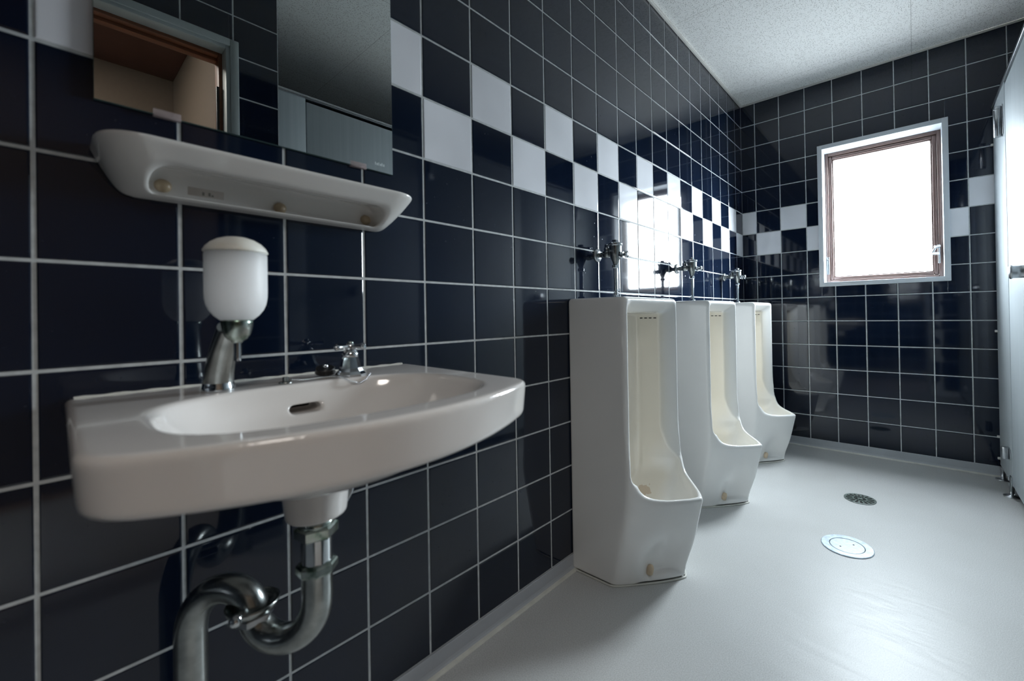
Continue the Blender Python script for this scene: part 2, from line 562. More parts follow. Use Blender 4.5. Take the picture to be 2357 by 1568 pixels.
tiled_wall('wall_return', (XD + .01, .61, 0), (1, 0, 0), (0, 1, 0), un_, zl, lambda i, j: False, thick=.085)
tiled_wall('wall_stall_back', (2.25, .61, 0), (0, 1, 0), (-1, 0, 0), [T * k for k in range(17)] + [YL - .61], zl,
           lambda i, j: False, thick=.08)
tiled_wall('wall_behind', (-0.02, -1.05, 0), (1, 0, 0), (0, 1, 0), [T * k for k in range(8)], zl,
           lambda i, j: False, thick=.08)

def structure(o): o['kind'] = 'structure'; return o
structure(MB().box((-.1, -1.13, -.08), (2.33, YL + .16, 0)).build('floor', MT['floor']))
structure(MB().box((-.1, -1.13, 2.3), (2.33, YL + .16, 2.36)).build('ceiling', MT['ceiling']))

# coved vinyl baseboard with pale sealant line
def base(name, p0, p1, n):
    p0, p1, n = Vector(p0), Vector(p1), Vector(n)
    prof = [(0.001, .0505), (.0035, .0505), (.0045, .049), (.0045, .016), (.0065, .010), (.011, .0055), (.016, .0035), (.001, .0005)]
    vs = [p + n * d + Vector((0, 0, h)) for p in (p0, p1) for d, h in prof]
    L = len(prof)
    mb = MB().add(vs, [[i, (i + 1) % L, L + (i + 1) % L, L + i] for i in range(L)] + [list(range(L))[::-1], list(range(L, 2 * L))], 0)
    prof2 = [(.0105, .0068), (.0165, .0046), (.0205, .0012), (.0205, .0002), (.0105, .0002)]
    vs = [p + n * d + Vector((0, 0, h)) for p in (p0, p1) for d, h in prof2]
    L = len(prof2)
    mb.add(vs, [[i, (i + 1) % L, L + (i + 1) % L, L + i] for i in range(L)] + [list(range(L))[::-1], list(range(L, 2 * L))], 1)
    return structure(mb.build(name, [MT['vinyl_base'], MT['caulk']]))
base('baseboard_left', (0, -1.04, 0), (0, YL, 0), (1, 0, 0))
base('baseboard_far', (0.0, YL, 0), (2.25, YL, 0), (0, -1, 0))
base('baseboard_door_side', (XD, .50, 0), (XD, .61, 0), (-1, 0, 0))
# slim cornice strip
structure(MB().box((.001, -1.04, 2.287), (.014, YL - .014, 2.2995), .002).build('trim_1', MT['trim']))
structure(MB().box((.001, YL - .012, 2.290), (2.24, YL - .001, 2.2995), .002).build('trim_2', MT['trim']))

# ------------------------------------------------------------------ hall seen through the door in the mirror
HY = .505
hw = MB()
hw.box((2.45, -1.3, 0), (2.53, HY + .08, 2.3)).box((XD + .092, HY, 0), (2.45, HY + .025, 2.3))
hw.box((XD + .092, -1.38, 0), (2.53, -1.3, 2.3))
structure(hw.build('wall_hall', MT['hall_plaster']))
structure(MB().box((XD + .0, -1.38, -.08), (2.53, .53, -.0005)).build('floor_hall', MT['hall_floor']))
hc = MB().box((XD + .092, -1.3, 2.301), (2.45, HY, 2.36))
hc.box((2.02, -1.3, 2.285), (2.45, HY, 2.3015), .003, 1).box((XD + .1, .470, 2.285), (2.04, HY, 2.3015), .003, 1)
structure(hc.build('ceiling_hall', [MT['wood'], simple('dark_stained_wood', (.060, .022, .014), .5)]))

# door frame (grey steel casing with brown wooden inner frame)
dc = MB()
y0, y1, zt = DOOR[0], DOOR[2], DOOR[3]
def ring3(mb, xa, xb, w_in, w_out, mi, bev=.002):
    mb.box((xa, y1 - w_in, 0.001), (xb, y1 + w_out, zt + w_out), bev, mi)
    mb.box((xa, y0 - w_out, 0.001), (xb, y0 + w_in, zt + w_out), bev, mi)
    mb.box((xa, y0 + w_in, zt - w_in), (xb, y1 - w_in, zt + w_out), bev, mi)
ring3(dc, XD - .012, XD + .02, .000, .026, 0)
ring3(dc, XD - .006, XD + .05, .012, .012, 0)
fr = dc.build('door_1', MT['door_metal']); structure(fr)
di = MB(); ring3(di, XD + .05, XD + .105, .022, .0, 0, .002)
di.box((XD + .075, y0 + .022, zt - .034), (XD + .105, y1 - .022, zt - .022), .001)
di.build('wooden_jamb', MT['wood'], fr)
MB().box((XD + .045, y1 - .030, .3), (XD + .06, y1 - .022, zt - .14), .001).build('seal_strip', MT['rubber'], fr)

# ------------------------------------------------------------------ window
win = empty('window_1', (.762, YL, 1.455)); structure(win)
def child(mb, name, mat, parent, **kw):
    """build in world coordinates, then store relative to the parent empty"""
    L = Vector((0, 0, 0)); q = parent
    while q:
        L += Vector(q.location); q = q.parent
    mb.v = [tuple(Vector(p) - L) for p in mb.v]
    return mb.build(name, mat, parent, **kw)
def frame_ring(mb, x0, z0, x1, z1, w, ya, yb, bev=.0015, mi=0):
    mb.box((x0, ya, z0), (x0 + w, yb, z1), bev, mi)
    mb.box((x1 - w, ya, z0), (x1, yb, z1), bev, mi)
    mb.box((x0 + w, ya, z0), (x1 - w, yb, z0 + w), bev, mi)
    mb.box((x0 + w, ya, z1 - w), (x1 - w, yb, z1), bev, mi)
    return mb
m = frame_ring(MB(), .457, 1.014, 1.066, 1.897, .026, YL - .011, YL + .004, .001)
frame_ring(m, .471, 1.028, 1.052, 1.883, .0115, YL + .004, YL + .15, .0005)
child(m, 'casing', MT['window_trim'], win)
m = frame_ring(MB(), .4825, 1.0395, 1.0405, 1.8715, .018, YL + .100, YL + .158, .002)
child(m, 'outer_frame', MT['sash'], win)
m = frame_ring(MB(), .500, 1.058, 1.022, 1.853, .020, YL + .112, YL + .150, .003)
frame_ring(m, .519, 1.076, 1.003, 1.835, .008, YL + .120, YL + .146, .002)
sash = child(m, 'sash', MT['sash'], win)
child(MB().box((.525, YL + .132, 1.082), (.997, YL + .136, 1.829)), 'pane', MT['glass'], win)
m = MB()
m.tube([(1.026, YL + .092, 1.215), (1.004, YL + .080, 1.212)], .008, 12)
m.tube([(1.008, YL + .082, 1.207), (.996, YL + .08, 1.182)], .0055, 10)
m.tube([(.990, YL + .082, 1.177), (1.022, YL + .090, 1.175)], .0085, 12)
m.box((1.018, YL + .088, 1.12), (1.028, YL + .102, 1.225), .002)
child(m, 'window_latch', MT['steel'], win)
m = MB().box((.4835, YL + .088, 1.095), (.500, YL + .10, 1.205), .002)
m.sphere((.490, YL + .088, 1.19), .004)
child(m, 'window_stay', MT['dark_steel'], win)

# ------------------------------------------------------------------ mirror
mir = empty('mirror', (0, .2865, 1.19), 'frameless wall mirror above the white ceramic shelf, reflecting a doorway', 'mirror')
mz1 = 1.99
child(MB().box((.0006, .056, 1.188), (.0055, .5165, mz1)), 'mirror_back', MT['mirror_edge'], mir)
child(MB().add([(.0062, .0565, 1.1885), (.0062, .516, 1.1885), (.0062, .516, mz1 - .0005), (.0062, .0565, mz1 - .0005),
                (.0056, .0565, 1.1885), (.0056, .516, 1.1885), (.0056, .516, mz1 - .0005), (.0056, .0565, mz1 - .0005)],
               [[0, 1, 2, 3], [4, 7, 6, 5], [0, 4, 5, 1], [1, 5, 6, 2], [2, 6, 7, 3], [3, 7, 4, 0]]), 'mirror_glass', MT['mirror'], mir)
for yy in (.135, .438):
    m = MB().box((.0005, yy - .0165, 1.1845), (.0095, yy + .0165, 1.1880), .0008).box((.0072, yy - .0165, 1.1850), (.0092, yy + .0165, 1.1965), .0008)
    child(m, 'clip', MT['clip'], mir)
# small etched maker's marks near the corner (illegible in the photograph)
m = MB()
for k, (w_, h_) in enumerate(((.0022, .006), (.003, .0045), (.002, .006), (.003, .004), (.002, .0065), (.003, .005))):
    m.box((.0062, .4745 + k * .0038, 1.2015), (.00635, .4745 + k * .0038 + w_, 1.2015 + h_))
child(m, 'etched_mark', MT['etched'], mir)

# ------------------------------------------------------------------ basin
by = .286
basin = empty('washbasin', (0, by, .76), 'white ceramic wall-hung washbasin on black tiles below the shelf', 'washbasin')
def f_basin(X, Y, Z):
    z = Z
    Y = Y + .030 * X                        # hung very slightly askew
    hwid = .257 - .008 * np.clip(X / .43, 0, 1)
    front = .487 - .037 * (Y / .18) ** 2
    side = np.abs(Y) - hwid - .004 * (z + .055) / .055
    fr = (X - front) * .97 - .10 * (z + .0)
    out = smax(side, fr, .032)
    out = smax(out, -X + 0.001, .002)
    hb = .0315 - .0045 * (Y / .24) ** 2
    slab = smax(out, np.abs(z + .001 + hb) - hb, .009)
    cx = .283
    def sup(a, b, n): return (((np.abs(X - cx) / a) ** n + (np.abs(Y) / b) ** n) ** (1 / n))
    ro = sup(.136, .172, 2.6)
    bulge = smax((ro - 1) * .16, -.118 + .075 * ro ** 4 - z, .02)
    bulge = smax(bulge, z + .02, .01)
    body = smin(slab, bulge, .02)
    bx, byy = .232, -.024 + .007
    rb = np.sqrt((X - bx) ** 2 + (Y - byy) ** 2)
    boss = smax(rb - .044 + (z + .14) * -.10, np.abs(z + .130) - .052, .006)
    body = smin(body, boss, .008)
    # raised back edge against wall
    ri = sup(.153, .196, 2.9)
    cav = smax((ri - 1) * .15, (-.098 + .088 * ri ** 3) - z, .02)
    f = smax(body, -cav, .010)
    # shallow ledge around bowl is slightly dished
    # overflow slot
    oz = -.040; oy = np.abs(Y + .002) - .017
    d = np.sqrt(np.maximum(oy, 0) ** 2 + (z - oz) ** 2) - .0068
    slot = smax(d, np.abs(X - .13) - .03, .002)
    f = smax(f, -slot, .003)
    dr = smax(np.sqrt((X - bx) ** 2 + (Y - byy) ** 2) - .018, z + .05, .002)
    return smax(f, -dr, .003)
net_mesh('basin_bowl', f_basin, (-.006, -.275, -.192), (.505, .275, .010), .0025, MT['porcelain'], basin, 2)
child(MB().box((.088, by - .024, .708), (.1005, by + .020, .732), .002), 'overflow_inside', MT['dark_hole'], basin)
child(MB().lathe([(.0175, -.01), (.0175, .0), (.012, .002), (.004, .001)], (.232, by - .024, .660), n=28), 'waste_outlet', MT['chrome'], basin)
# sealant along the wall
m = MB().tube([(.0025, by - .252 + .01 * k, .7585 + .0006 * math.sin(k * 1.7)) for k in range(51)], .0028, 8)
child(m, 'sealant_bead', MT['caulk'], basin)

# ------------------------------------------------------------------ shelf
shelf = empty('ceramic_shelf', (0, .286, 1.05), 'white ceramic wall shelf with three screw caps, under the mirror', 'shelf')
def f_shelf(X, Y, Z):
    z = Z                                   # 0..0.075
    t_ = np.clip(z / .070, 0, 1)
    prof = .018 + .097 * t_ ** .62          # front x as function of height
    hw_ = .196 + .041 * t_ ** .7
    rr_ = smax((X - prof) * .75, (np.abs(Y) - hw_) * .85, .045)
    out = smax(rr_, z - .072, .010)
    out = smax(out, -z + .003, .008)
    out = smax(out, -X + .001, .002)
    # hollow in the underside, in front of the screwed back plate
    rec = smax((z - (.040 + .22 * (.085 - X))) * .9, (np.abs(Y) - .178) * .9, .025)
    rec = smax(rec, -(X - .012), .010)
    rec = smax(rec, -(z - .009), .012)
    f = smax(out, -rec, .008)
    top = smax(smax(np.abs(Y) - .21, X - .098, .02), .064 - z, .004)
    top = smax(top, -X + .014, .004)
    return smax(f, -top, .004)
net_mesh('shelf_body', f_shelf, (-.006, -.25, -.006), (.130, .25, .084), .002, MT['shelf_ceramic'], shelf, 2)
for yy, zz in ((.128, 1.076), (.288, 1.070), (.448, 1.074)):
    m = MB().lathe([(.0105, 0), (.0103, .004), (.0085, .008), (.005, .0105), (.001, .0115)], (.011, yy, zz), (1, 0, 0), 24)
    child(m, 'screw_cap', MT['beige_cap'], shelf)
m = MB().box((.0118, .158, 1.064), (.01225, .205, 1.082), .0002)
lab = child(m, 'paper_label', simple('faded_label', (.50, .46, .42), .6), shelf, label='faded beige label')
m = MB()
for k, (a, h) in enumerate(((.176, .0055), (.184, .006), (.188, .003))):
    m.box((.0122, a, 1.071), (.0124, a + .0030, 1.071 + h))
child(m, 'label_print', simple('faded_ink', (.20, .19, .17), .7), lab)

# ------------------------------------------------------------------ soap dispenser
sx, sy = .160, .186
soap = empty('soap_dispenser', (.1, .176, .76), 'milky plastic liquid soap bottle on a bent metal stand, on the washbasin', 'soap dispenser')
m = MB().lathe([(.0208, 0), (.0212, .004), (.0198, .0075), (.0192, .012)], (.1, .176, .7595), n=36)
child(m, 'stand_base', MT['chrome'], soap)
pts, rad = [], []
for k in range(25):
    t_ = k / 24
    e = t_ ** 1.7
    pts.append((.1 + .044 * e, .176 + .006 * e, .765 + .088 * t_)); rad.append(.0188 - .0025 * t_)
m = MB().tube(pts, rad, 32)
child(m, 'stand_column', MT['old_chrome'], soap)
m = MB().lathe([(.006, -.032), (.0075, -.029), (.0115, -.027), (.0155, -.021), (.0182, -.011), (.0192, -.004), (.0192, .001), (.0175, .0015)], (sx, sy, .8645), n=40)
colr = child(m, 'collar', MT['verdigris'], soap)
m = MB().lathe([(.0042, -.026), (.0046, -.020), (.0046, .002)], (sx, sy, .8325), n=20)
child(m, 'push_nozzle', MT['chrome'], colr)
R_ = .0370
prof = [(.015, 0), (.0165, .001), (.0205, .004), (.0265, .0095), (.0318, .017), (.0350, .025), (.0366, .034), (R_, .043), (R_, .096), (.0362, .0985), (.032, .0995)]
m = MB().lathe(prof, (sx, sy, .862), n=64)
bot = child(m, 'bottle', MT['bottle'], soap)
prof = [(.0355, .0), (.0380, .0008), (.0382, .0025), (.0355, .0078), (.0300, .0140), (.0225, .0190), (.0135, .0222), (.005, .0232), (.0005, .0233)]
m = MB().lathe(prof, (sx, sy, .9610), n=64)
child(m, 'bottle_lid', MT['cap'], bot, label='yellowed domed lid')

# ------------------------------------------------------------------ faucet
fx, fy = .105, .371
fau = empty('faucet', (fx, fy, .76), 'small chrome tap with a cross handle at the back of the washbasin', 'faucet')
m = MB().lathe([(.026, 0), (.0262, .003), (.022, .008), (.0185, .014), (.0158, .024), (.0135, .033), (.0128, .036)], (fx, fy, .7595), n=8, smooth=False, phase=.3)
m.lathe([(.0128, .034), (.0138, .036), (.0138, .041), (.0115, .044), (.0085, .046), (.0065, .048)], (fx, fy, .7595), n=32)
child(m, 'tap_body', MT['chrome'], fau)
m = MB()
m.lathe([(.0085, 0), (.009, .003), (.009, .008), (.006, .0105), (.004, .012)], (fx, fy, .8075), n=24)
for k in range(4):
    a = k * PI / 2 + .35
    d = Vector((math.cos(a), math.sin(a), 0))
    c = Vector((fx, fy, .8125))
    m.tube([c + d * .004, c + d * .014, c + d * .027, c + d * .032, c + d * .0345], [.0042, .0036, .0048, .0050, .0030], 14)
xh = child(m, 'cross_handle', MT['chrome'], fau)
m = MB().lathe([(.0055, 0), (.0055, .002), (.003, .003)], (fx, fy, .8193), n=20)
child(m, 'handle_screw', MT['verdigris'], xh)
m = MB().tube([(fx + .012, fy - .006, .770), (fx + .03, fy - .015, .777), (fx + .042, fy - .021, .775), (fx + .046, fy - .023, .768)], [.006, .0055, .005, .005], 16)

# ------------------------------------------------------------------ plug with bead chain
plug = empty('sink_plug', (.055, .335, .765), 'black rubber plug lying beside the small tap, on a bead chain', 'plug')
m = MB().lathe([(.0165, 0), (.0172, .001), (.0155, .007), (.0160, .008), (.0160, .0095), (.0145, .0102)], (.066, .342, .7650), (.30, -.1, .95), 32)
st_ = child(m, 'stopper', MT['rubber'], plug)
m = MB().lathe([(.0045, 0), (.0045, .003), (.002, .0055)], (.0695, .341, .7755), (.30, -.1, .95), 16)
child(m, 'ring_stud', MT['chrome'], st_)
m = MB().lathe([(.0095, 0), (.010, .0015), (.007, .003), (.0045, .0035), (.0045, .010), (.003, .0105)], (.112, .262, .7598), n=24)
child(m, 'chain_anchor', MT['old_chrome'], plug)
ch = [(.113, .268, .7655), (.114, .285, .7625), (.112, .305, .7622), (.108, .325, .7622), (.116, .338, .7620), (.133, .346, .7600), (.141, .354, .7545), (.144, .366, .7500), (.143, .378, .7525), (.139, .388, .7590), (.128, .396, .7622)]
# Catmull-Rom through the control points, one bead every 3.1 mm
def catmull(P, n=30):
    P = [Vector(p) for p in P]; out = []
    for i in range(len(P) - 1):
        a, b, c, d = P[max(i - 1, 0)], P[i], P[i + 1], P[min(i + 2, len(P) - 1)]
        for k in range(n):
            t_ = k / n
            out.append(.5 * ((2 * b) + (c - a) * t_ + (2 * a - 5 * b + 4 * c - d) * t_ ** 2 + (3 * b - a - 3 * c + d) * t_ ** 3))
    return out + [P[-1]]
cp = catmull(ch)
m = MB(); acc = 0; last = cp[0]
m.tube(cp[::3], .0006, 6)
for p in cp:
    acc += (p - last).length; last = p
    if acc > .0031:
        acc = 0; m.sphere(p, .0016, n=8)
child(m, 'bead_chain', MT['chrome'], plug)

# ------------------------------------------------------------------ drain trap
ax_, ay_ = .230, .262
trap = empty('drain_trap', (ax_, ay_, 0), 'tarnished chrome S-bend waste pipe hanging under the washbasin', 'pipe')
m = MB()
m.lathe([(.0245, 0), (.0245, .006)], (ax_, ay_, .5735), n=40)
child(m, 'gasket', MT['rubber'], trap)
m = MB().lathe([(.0225, .0), (.0235, .001), (.0235, .008), (.0215, .009)], (ax_, ay_, .5635), n=40)
child(m, 'lock_ring', MT['verdigris'], trap)
def hexnut(c, r, h, ax=(0, 0, 1), ph=.2):
    m = MB().lathe([(r * .90, 0), (r, .0025), (r, h - .0025), (r * .90, h)], c, ax, 6, smooth=False, phase=ph)
    return m
child(hexnut((ax_, ay_, .5475), .0285, .017), 'hex_nut', MT['verdigris'], trap)
PR = .0205
m = MB().lathe([(PR, 0), (PR, .05)], (ax_, ay_, .500), n=40)
child(m, 'tailpiece', MT['chrome'], trap)
m = MB().lathe([(.0255, 0), (.0275, .003), (.0275, .012), (.0255, .0145), (.0205, .016)], (ax_, ay_, .4965), n=8, smooth=False, phase=.4)
child(m, 'coupling_nut', MT['verdigris'], trap)
A = Vector((ax_, ay_, 0)); B = Vector((.062, .147, 0)); Mid = (A + B) / 2; q = (Mid - A).length / 2
dv = (B - A).normalized()
pts = [A + Vector((0, 0, .497)), A + Vector((0, 0, .478)), A + Vector((0, 0, .462))]
c1 = A + dv * q; zc1 = .458
for k in range(1, 25):
    a = PI * k / 24
    pts.append(c1 - dv * q * math.cos(a) + Vector((0, 0, zc1 - .024 * k / 24 - q * math.sin(a))))
child(MB().tube(pts, PR, 32), 'trap_bend', MT['old_chrome'], trap)
pts = []
c2 = A + dv * q * 3; zc2 = .431
for k in range(0, 25):
    a = PI * k / 24
    pts.append(c2 - dv * q * math.cos(a) + Vector((0, 0, zc2 - .036 * k / 24 + q * math.sin(a))))
pts += [B + Vector((0, 0, .38)), B + Vector((0, 0, .25)), B + Vector((0, 0, .12)), B + Vector((0, 0, .002))]
child(MB().tube(pts, PR, 32), 'outlet_bend', MT['old_chrome'], trap)
m = MB().lathe([(.020, 0), (.024, .002), (.031, .006), (.0335, .012), (.0345, .016), (.0325, .0165), (.0315, .013), (.029, .009), (.021, .007)], (Mid.x, Mid.y, .431), n=40, cap=False)
child(m, 'union_flange', MT['old_chrome'], trap)
child(hexnut((Mid.x, Mid.y, .4195), .0262, .013, ph=.5), 'union_nut', MT['steel'], trap)
tp = Mid + Vector((.022, -.024, .442))
m = MB().tube([tp + Vector((-.010, .011, -.003)), tp], .004, 12).sphere(tp + Vector((.002, -.003, .001)), .0088, n=20)
child(m, 'clamp_bolt', MT['chrome'], trap)
m = MB().lathe([(.040, 0.0003), (.040, .002), (.030, .008), (.0205, .011)], (B.x, B.y, 0), n=40)
child(m, 'floor_rosette', MT['old_chrome'], trap)

# stop valve with wing handle below the basin
sv = empty('stop_valve', (0, .345, .58), 'small metal winged stop valve behind the basin waste outlet', 'valve')
m = MB().tube([(.0, .345, .585), (.09, .345, .585), (.150, .345, .585)], .0085, 16)
m.lathe([(.022, .0005), (.020, .004), (.010, .007)], (0, .345, .585), (1, 0, 0), 28)
child(m, 'valve_pipe', MT['old_chrome'], sv)
c = Vector((.160, .345, .586))
m = MB().lathe([(.0095, -.008), (.0105, -.004), (.0105, .004), (.0085, .007)], c, (1, 0, 0), 24)
m.tube([c + Vector((.0, 0, 0)), c + Vector((.002, .014, .006)), c + Vector((.003, .028, .004)), c + Vector((.003, .034, .002))], [.009, .0085, .0062, .002], 16, ell=.8)
m.tube([c + Vector((.0, 0, 0)), c + Vector((.002, -.004, -.018)), c + Vector((.003, -.014, -.034)), c + Vector((.003, -.017, -.039))], [.009, .0062, .004, .002], 16, ell=.8)
wh = child(m, 'wing_handle', MT['steel'], sv)
m = MB().lathe([(.0055, 0), (.0055, .003), (.004, .004)], c + Vector((.007, 0, 0)), (1, 0, 0), 20)
child(m, 'handle_screw', MT['chrome'], wh)

# ------------------------------------------------------------------ urinals
def f_urinal(X, Y, Z):
    w = .190
    low = np.clip(Z - .27, -1, 0) * .222
    side = np.abs(Y) - w
    col_front = X - (.226 + low)
    g = 1 - (np.abs(Y) / w) ** 1.27
    nose = .226 + low + (.158 * g) + .02 * np.clip(Z - .27, 0, .3)
    fr = (X - nose) * .78
    xr = np.clip(X - .226, -.02, 1)
    rim = .276 + .033 * np.exp(-xr / .040) + .10 * np.exp(-xr / .012) + .0 * Y
    colm = smax(col_front, Z - .920, .022)
    bowl = smax(fr, (Z - rim) * .4, .008)
    body = smin(colm, bowl, .020)
    body = smax(body, side, .020)
    body = smax(body, -X + .0015, .002)
    body = smax(body, -Z + .0045, .004)
    # opening: bevelled lip, then the deep cavity
    s = np.clip(X - .180, -.2, .2)
    lip = smax(np.abs(Y) - (.130 + s * 1.02), (Z - (.868 + s * .80)), .030)
    lip = smax(lip, .172 - X, .004)
    lip = smax(lip, .33 - Z, .04)
    back = .045 + .55 * np.clip(np.abs(Y) - .07, 0, 1) ** 1.0
    # bowl interior
    inr = (X - (nose - .022 - .30 * np.clip(.25 - Z, 0, .3))) * .78
    flr = .180 - .0 * X
    wide = .128 + .042 * np.clip((X - .10) / .12, 0, 1) * np.clip((.44 - Z) / .12, 0, 1)
    inr = inr - 3 * np.clip(Z - .40, 0, 1)
    low_c = smax(inr, np.abs(Y) - wide, .022)
    low_c = smax(low_c, back - X, .03)
    low_c = smax(low_c, (flr + .9 * np.clip(np.abs(Y) - .05, 0, 1) + .25 * np.clip(X - .24, 0, 1)) - Z, .05)
    low_c = smax(low_c, Z - .868, .022)
    hole = smin(lip, low_c, .005)
    f = smax(body, -hole, .007)
    # scoops low on either side of the front, above a ledge
    cy = np.abs(Y) - .100
    cx = .326
    el = np.sqrt(((X - cx) / .085) ** 2 + (cy / .082) ** 2 + ((Z - .030) / .125) ** 2) - 1
    sc = smax(el * .066, .028 - Z, .008)
    f = smax(f, -sc, .040)
    return f
UY = (1.345, 2.045, 2.746)
V = None
UL = ['white floor-standing urinal nearest the washbasin', 'white floor-standing urinal in the middle of the row',
      'white floor-standing urinal nearest the window wall']
urs = []
for k, yy in enumerate(UY):
    u_ = empty('urinal', (0, yy, 0), UL[k], 'urinal', 'floor-standing urinals along the tiled wall')
    urs.append(u_)
b0 = net_mesh('ceramic_body', f_urinal, (-.008, -.205, -.006), (.412, .205, .935), .0035, MT['urinal'], urs[0], 2)
parts = [b0]
for s_ in (-1, 1):
    m = MB().lathe([(.0115, -.008), (.0115, .004), (.0105, .013), (.0075, .020), (.003, .0225), (.0005, .023)],
                   (.243, s_ * .096, .038), (.35, s_ * .15, 1), 24)
    o = m.build('bolt_cap', MT['cream_plastic'], urs[0], label='cream plastic cap')
    parts.append(o)
for k in range(6):
    parts.append(MB().box((.062 + k * .019, .1265, .846), (.073 + k * .019, .1289, .8495), .0005).build('rinse_slot', MT['dark_hole'], urs[0]))
m = MB().lathe([(.030, 0), (.030, .002), (.024, .003), (.004, .0035)], (.150, 0, .1815), n=28)
parts.append(m.build('waste_grate', MT['steel'], urs[0]))
# sealant line around the foot
def foot(y):
    return .161 + .158 * (1 - (abs(y) / .19) ** 1.27)
pts = [(.004, -.1915, .0025), (.08, -.1915, .0025), (.150, -.1915, .0025)] + [(foot(y) + .0015, y, .0025) for y in np.linspace(-.186, .186, 41)] + [(.150, .1915, .0025), (.08, .1915, .0025), (.004, .1915, .0025)]
parts.append(MB().tube(pts, .0034, 8).build('sealant_bead', MT['caulk'], urs[0]))
for u_ in urs[1:]:
    for p in parts:
        c = p.copy(); c.parent = u_; COL.objects.link(c)

# ------------------------------------------------------------------ flush valves
VL = ['chrome flush valve and pipe above the urinal nearest the washbasin', 'chrome flush valve and pipe above the middle urinal',
      'chrome flush valve and pipe above the urinal nearest the window wall']
vs_ = []
for k, yy in enumerate(UY):
    vs_.append(empty('flush_valve', (0, yy - .006, 1.085), VL[k], 'flush valve', 'flush valves above the urinals'))
X0 = .078
vp = []
zz0 = 1.072 - 1.085
def vpart(m, name, mat, **kw):
    o = m.build(name, mat, vs_[0], **kw); vp.append(o); return o
vpart(MB().lathe([(.0245, .0006), (.0245, .0025), (.021, .006), (.011, .008)], (0, 0, .0), (1, 0, 0), 32), 'wall_flange', MT['steel'])
m = MB().tube([(.002, 0, 0), (.02, 0, 0), (.040, 0, 0)], [.0095, .0095, .0105], 20)
m.lathe([(.0125, -.012), (.0150, -.006), (.0150, .006), (.0125, .012)], (.040, 0, .001), (1, 0, 0), 24)
m.tube([(.046, 0, .0), (.060, 0, .002), (.075, 0, .004)], [.0115, .0120, .0120], 20)
vpart(m, 'inlet_pipe', MT['old_chrome'])
m = MB().lathe([(.0115, 0), (.0115, .012), (.0100, .0165)], (.041, 0, .008), (0, 0, 1), 24)
m.lathe([(.0075, 0), (.0085, .002), (.0085, .010), (.0070, .012)], (.041, 0, .0245), (0, 0, 1), 6, smooth=False)
vpart(m, 'stop_screw', MT['chrome'])
m = MB().lathe([(.0085, -.046), (.0105, -.040), (.0145, -.030), (.0200, -.018), (.0228, -.006), (.0232, .004), (.0232, .022), (.0222, .026)], (X0, 0, .006), (0, 0, 1), 36)
vpart(m, 'valve_body', MT['old_chrome'])
m = MB().lathe([(.0225, 0), (.0262, .001), (.0265, .009), (.0240, .0125), (.016, .0140), (.006, .0142)], (X0, 0, .026), (0, 0, 1), 36)
vpart(m, 'valve_bonnet', MT['chrome'])
m = MB().lathe([(.0100, 0), (.0112, .0015), (.0112, .0080), (.0095, .010), (.003, .0102)], (X0, 0, .0395), (0, 0, 1), 8, smooth=False)
vpart(m, 'bonnet_nut', MT['chrome'])
m = MB().lathe([(.011, 0), (.0135, .002), (.0135, .011), (.011, .013)], (X0, 0, -.054), (0, 0, 1), 6, smooth=False)
vpart(m, 'coupling_nut', MT['chrome'])
m = MB().lathe([(.0078, 0), (.0078, .100)], (X0, 0, -.152), (0, 0, 1), 24)
vpart(m, 'flush_pipe', MT['chrome'])
m = MB().lathe([(.0155, 0), (.0155, .003), (.0115, .008), (.0095, .014)], (X0, 0, -.1655), (0, 0, 1), 24)
m.lathe([(.0135, 0), (.0135, .007), (.011, .009)], (X0, 0, -.160), (0, 0, 1), 6, smooth=False)
vpart(m, 'spud_nut', MT['chrome'])
d = Vector((1, .05, .02)).normalized()
c = Vector((X0 + .014, 0, -.008))
m = MB().lathe([(.0095, 0), (.0095, .012)], c, d, 20)
m.lathe([(.0115, .010), (.0120, .012), (.0120, .018), (.0100, .020)], c, d, 8, smooth=False)
m.lathe([(.0060, .018), (.0060, .026), (.0100, .0265), (.0135, .029), (.0135, .033), (.0105, .0360), (.002, .0370)], c, d, 28)
vpart(m, 'push_button', MT['chrome'])
for v_ in vs_[1:]:
    for p in vp:
        c = p.copy(); c.parent = v_; COL.objects.link(c)

# ------------------------------------------------------------------ floor fittings
g = empty('floor_drain', (.705, 2.390, 0), 'dark round slotted drain grate set in the pale floor', 'drain')
m = MB().lathe([(.0615, .0002), (.0615, .0022), (.0585, .0032), (.0555, .0026), (.0535, .0018)], (.705, 2.390, 0), n=56, cap=False, smooth=False)
m.lathe([(.0540, .0006), (.0005, .0008)], (.705, 2.390, 0), n=48, cap=False, mi=1)
gt = child(m, 'drain_rim', [simple('grimy_rim', (.10, .125, .115), .5, .2, .25, 80), MT['dark_hole']], g)
m = MB()
for k in range(16):
    a = 2 * PI * k / 16
    p0, p1 = Vector((math.cos(a), math.sin(a), 0)), Vector((-math.sin(a), math.cos(a), 0))
    c = Vector((.705, 2.390, 0))
    q = [c + p0 * .026 - p1 * .0022, c + p0 * .0545 - p1 * .0052, c + p0 * .0545 + p1 * .0052, c + p0 * .026 + p1 * .0022]
    m.add([x + Vector((0, 0, .0009)) for x in q] + [x + Vector((0, 0, .0030)) for x in q],
          [[0, 1, 2, 3], [4, 7, 6, 5], [0, 4, 5, 1], [1, 5, 6, 2], [2, 6, 7, 3], [3, 7, 4, 0]])
m.lathe([(.0285, .0009), (.0285, .0031), (.0235, .0031), (.0235, .0009)], (.705, 2.390, 0), n=40, cap=False, smooth=False)
for k in range(6):
    a = 2 * PI * k / 6 + .2
    m.tube([(.705 + .009 * math.cos(a), 2.390 + .009 * math.sin(a), .0022), (.705 + .0245 * math.cos(a), 2.390 + .0245 * math.sin(a), .0022)], .0021, 8)
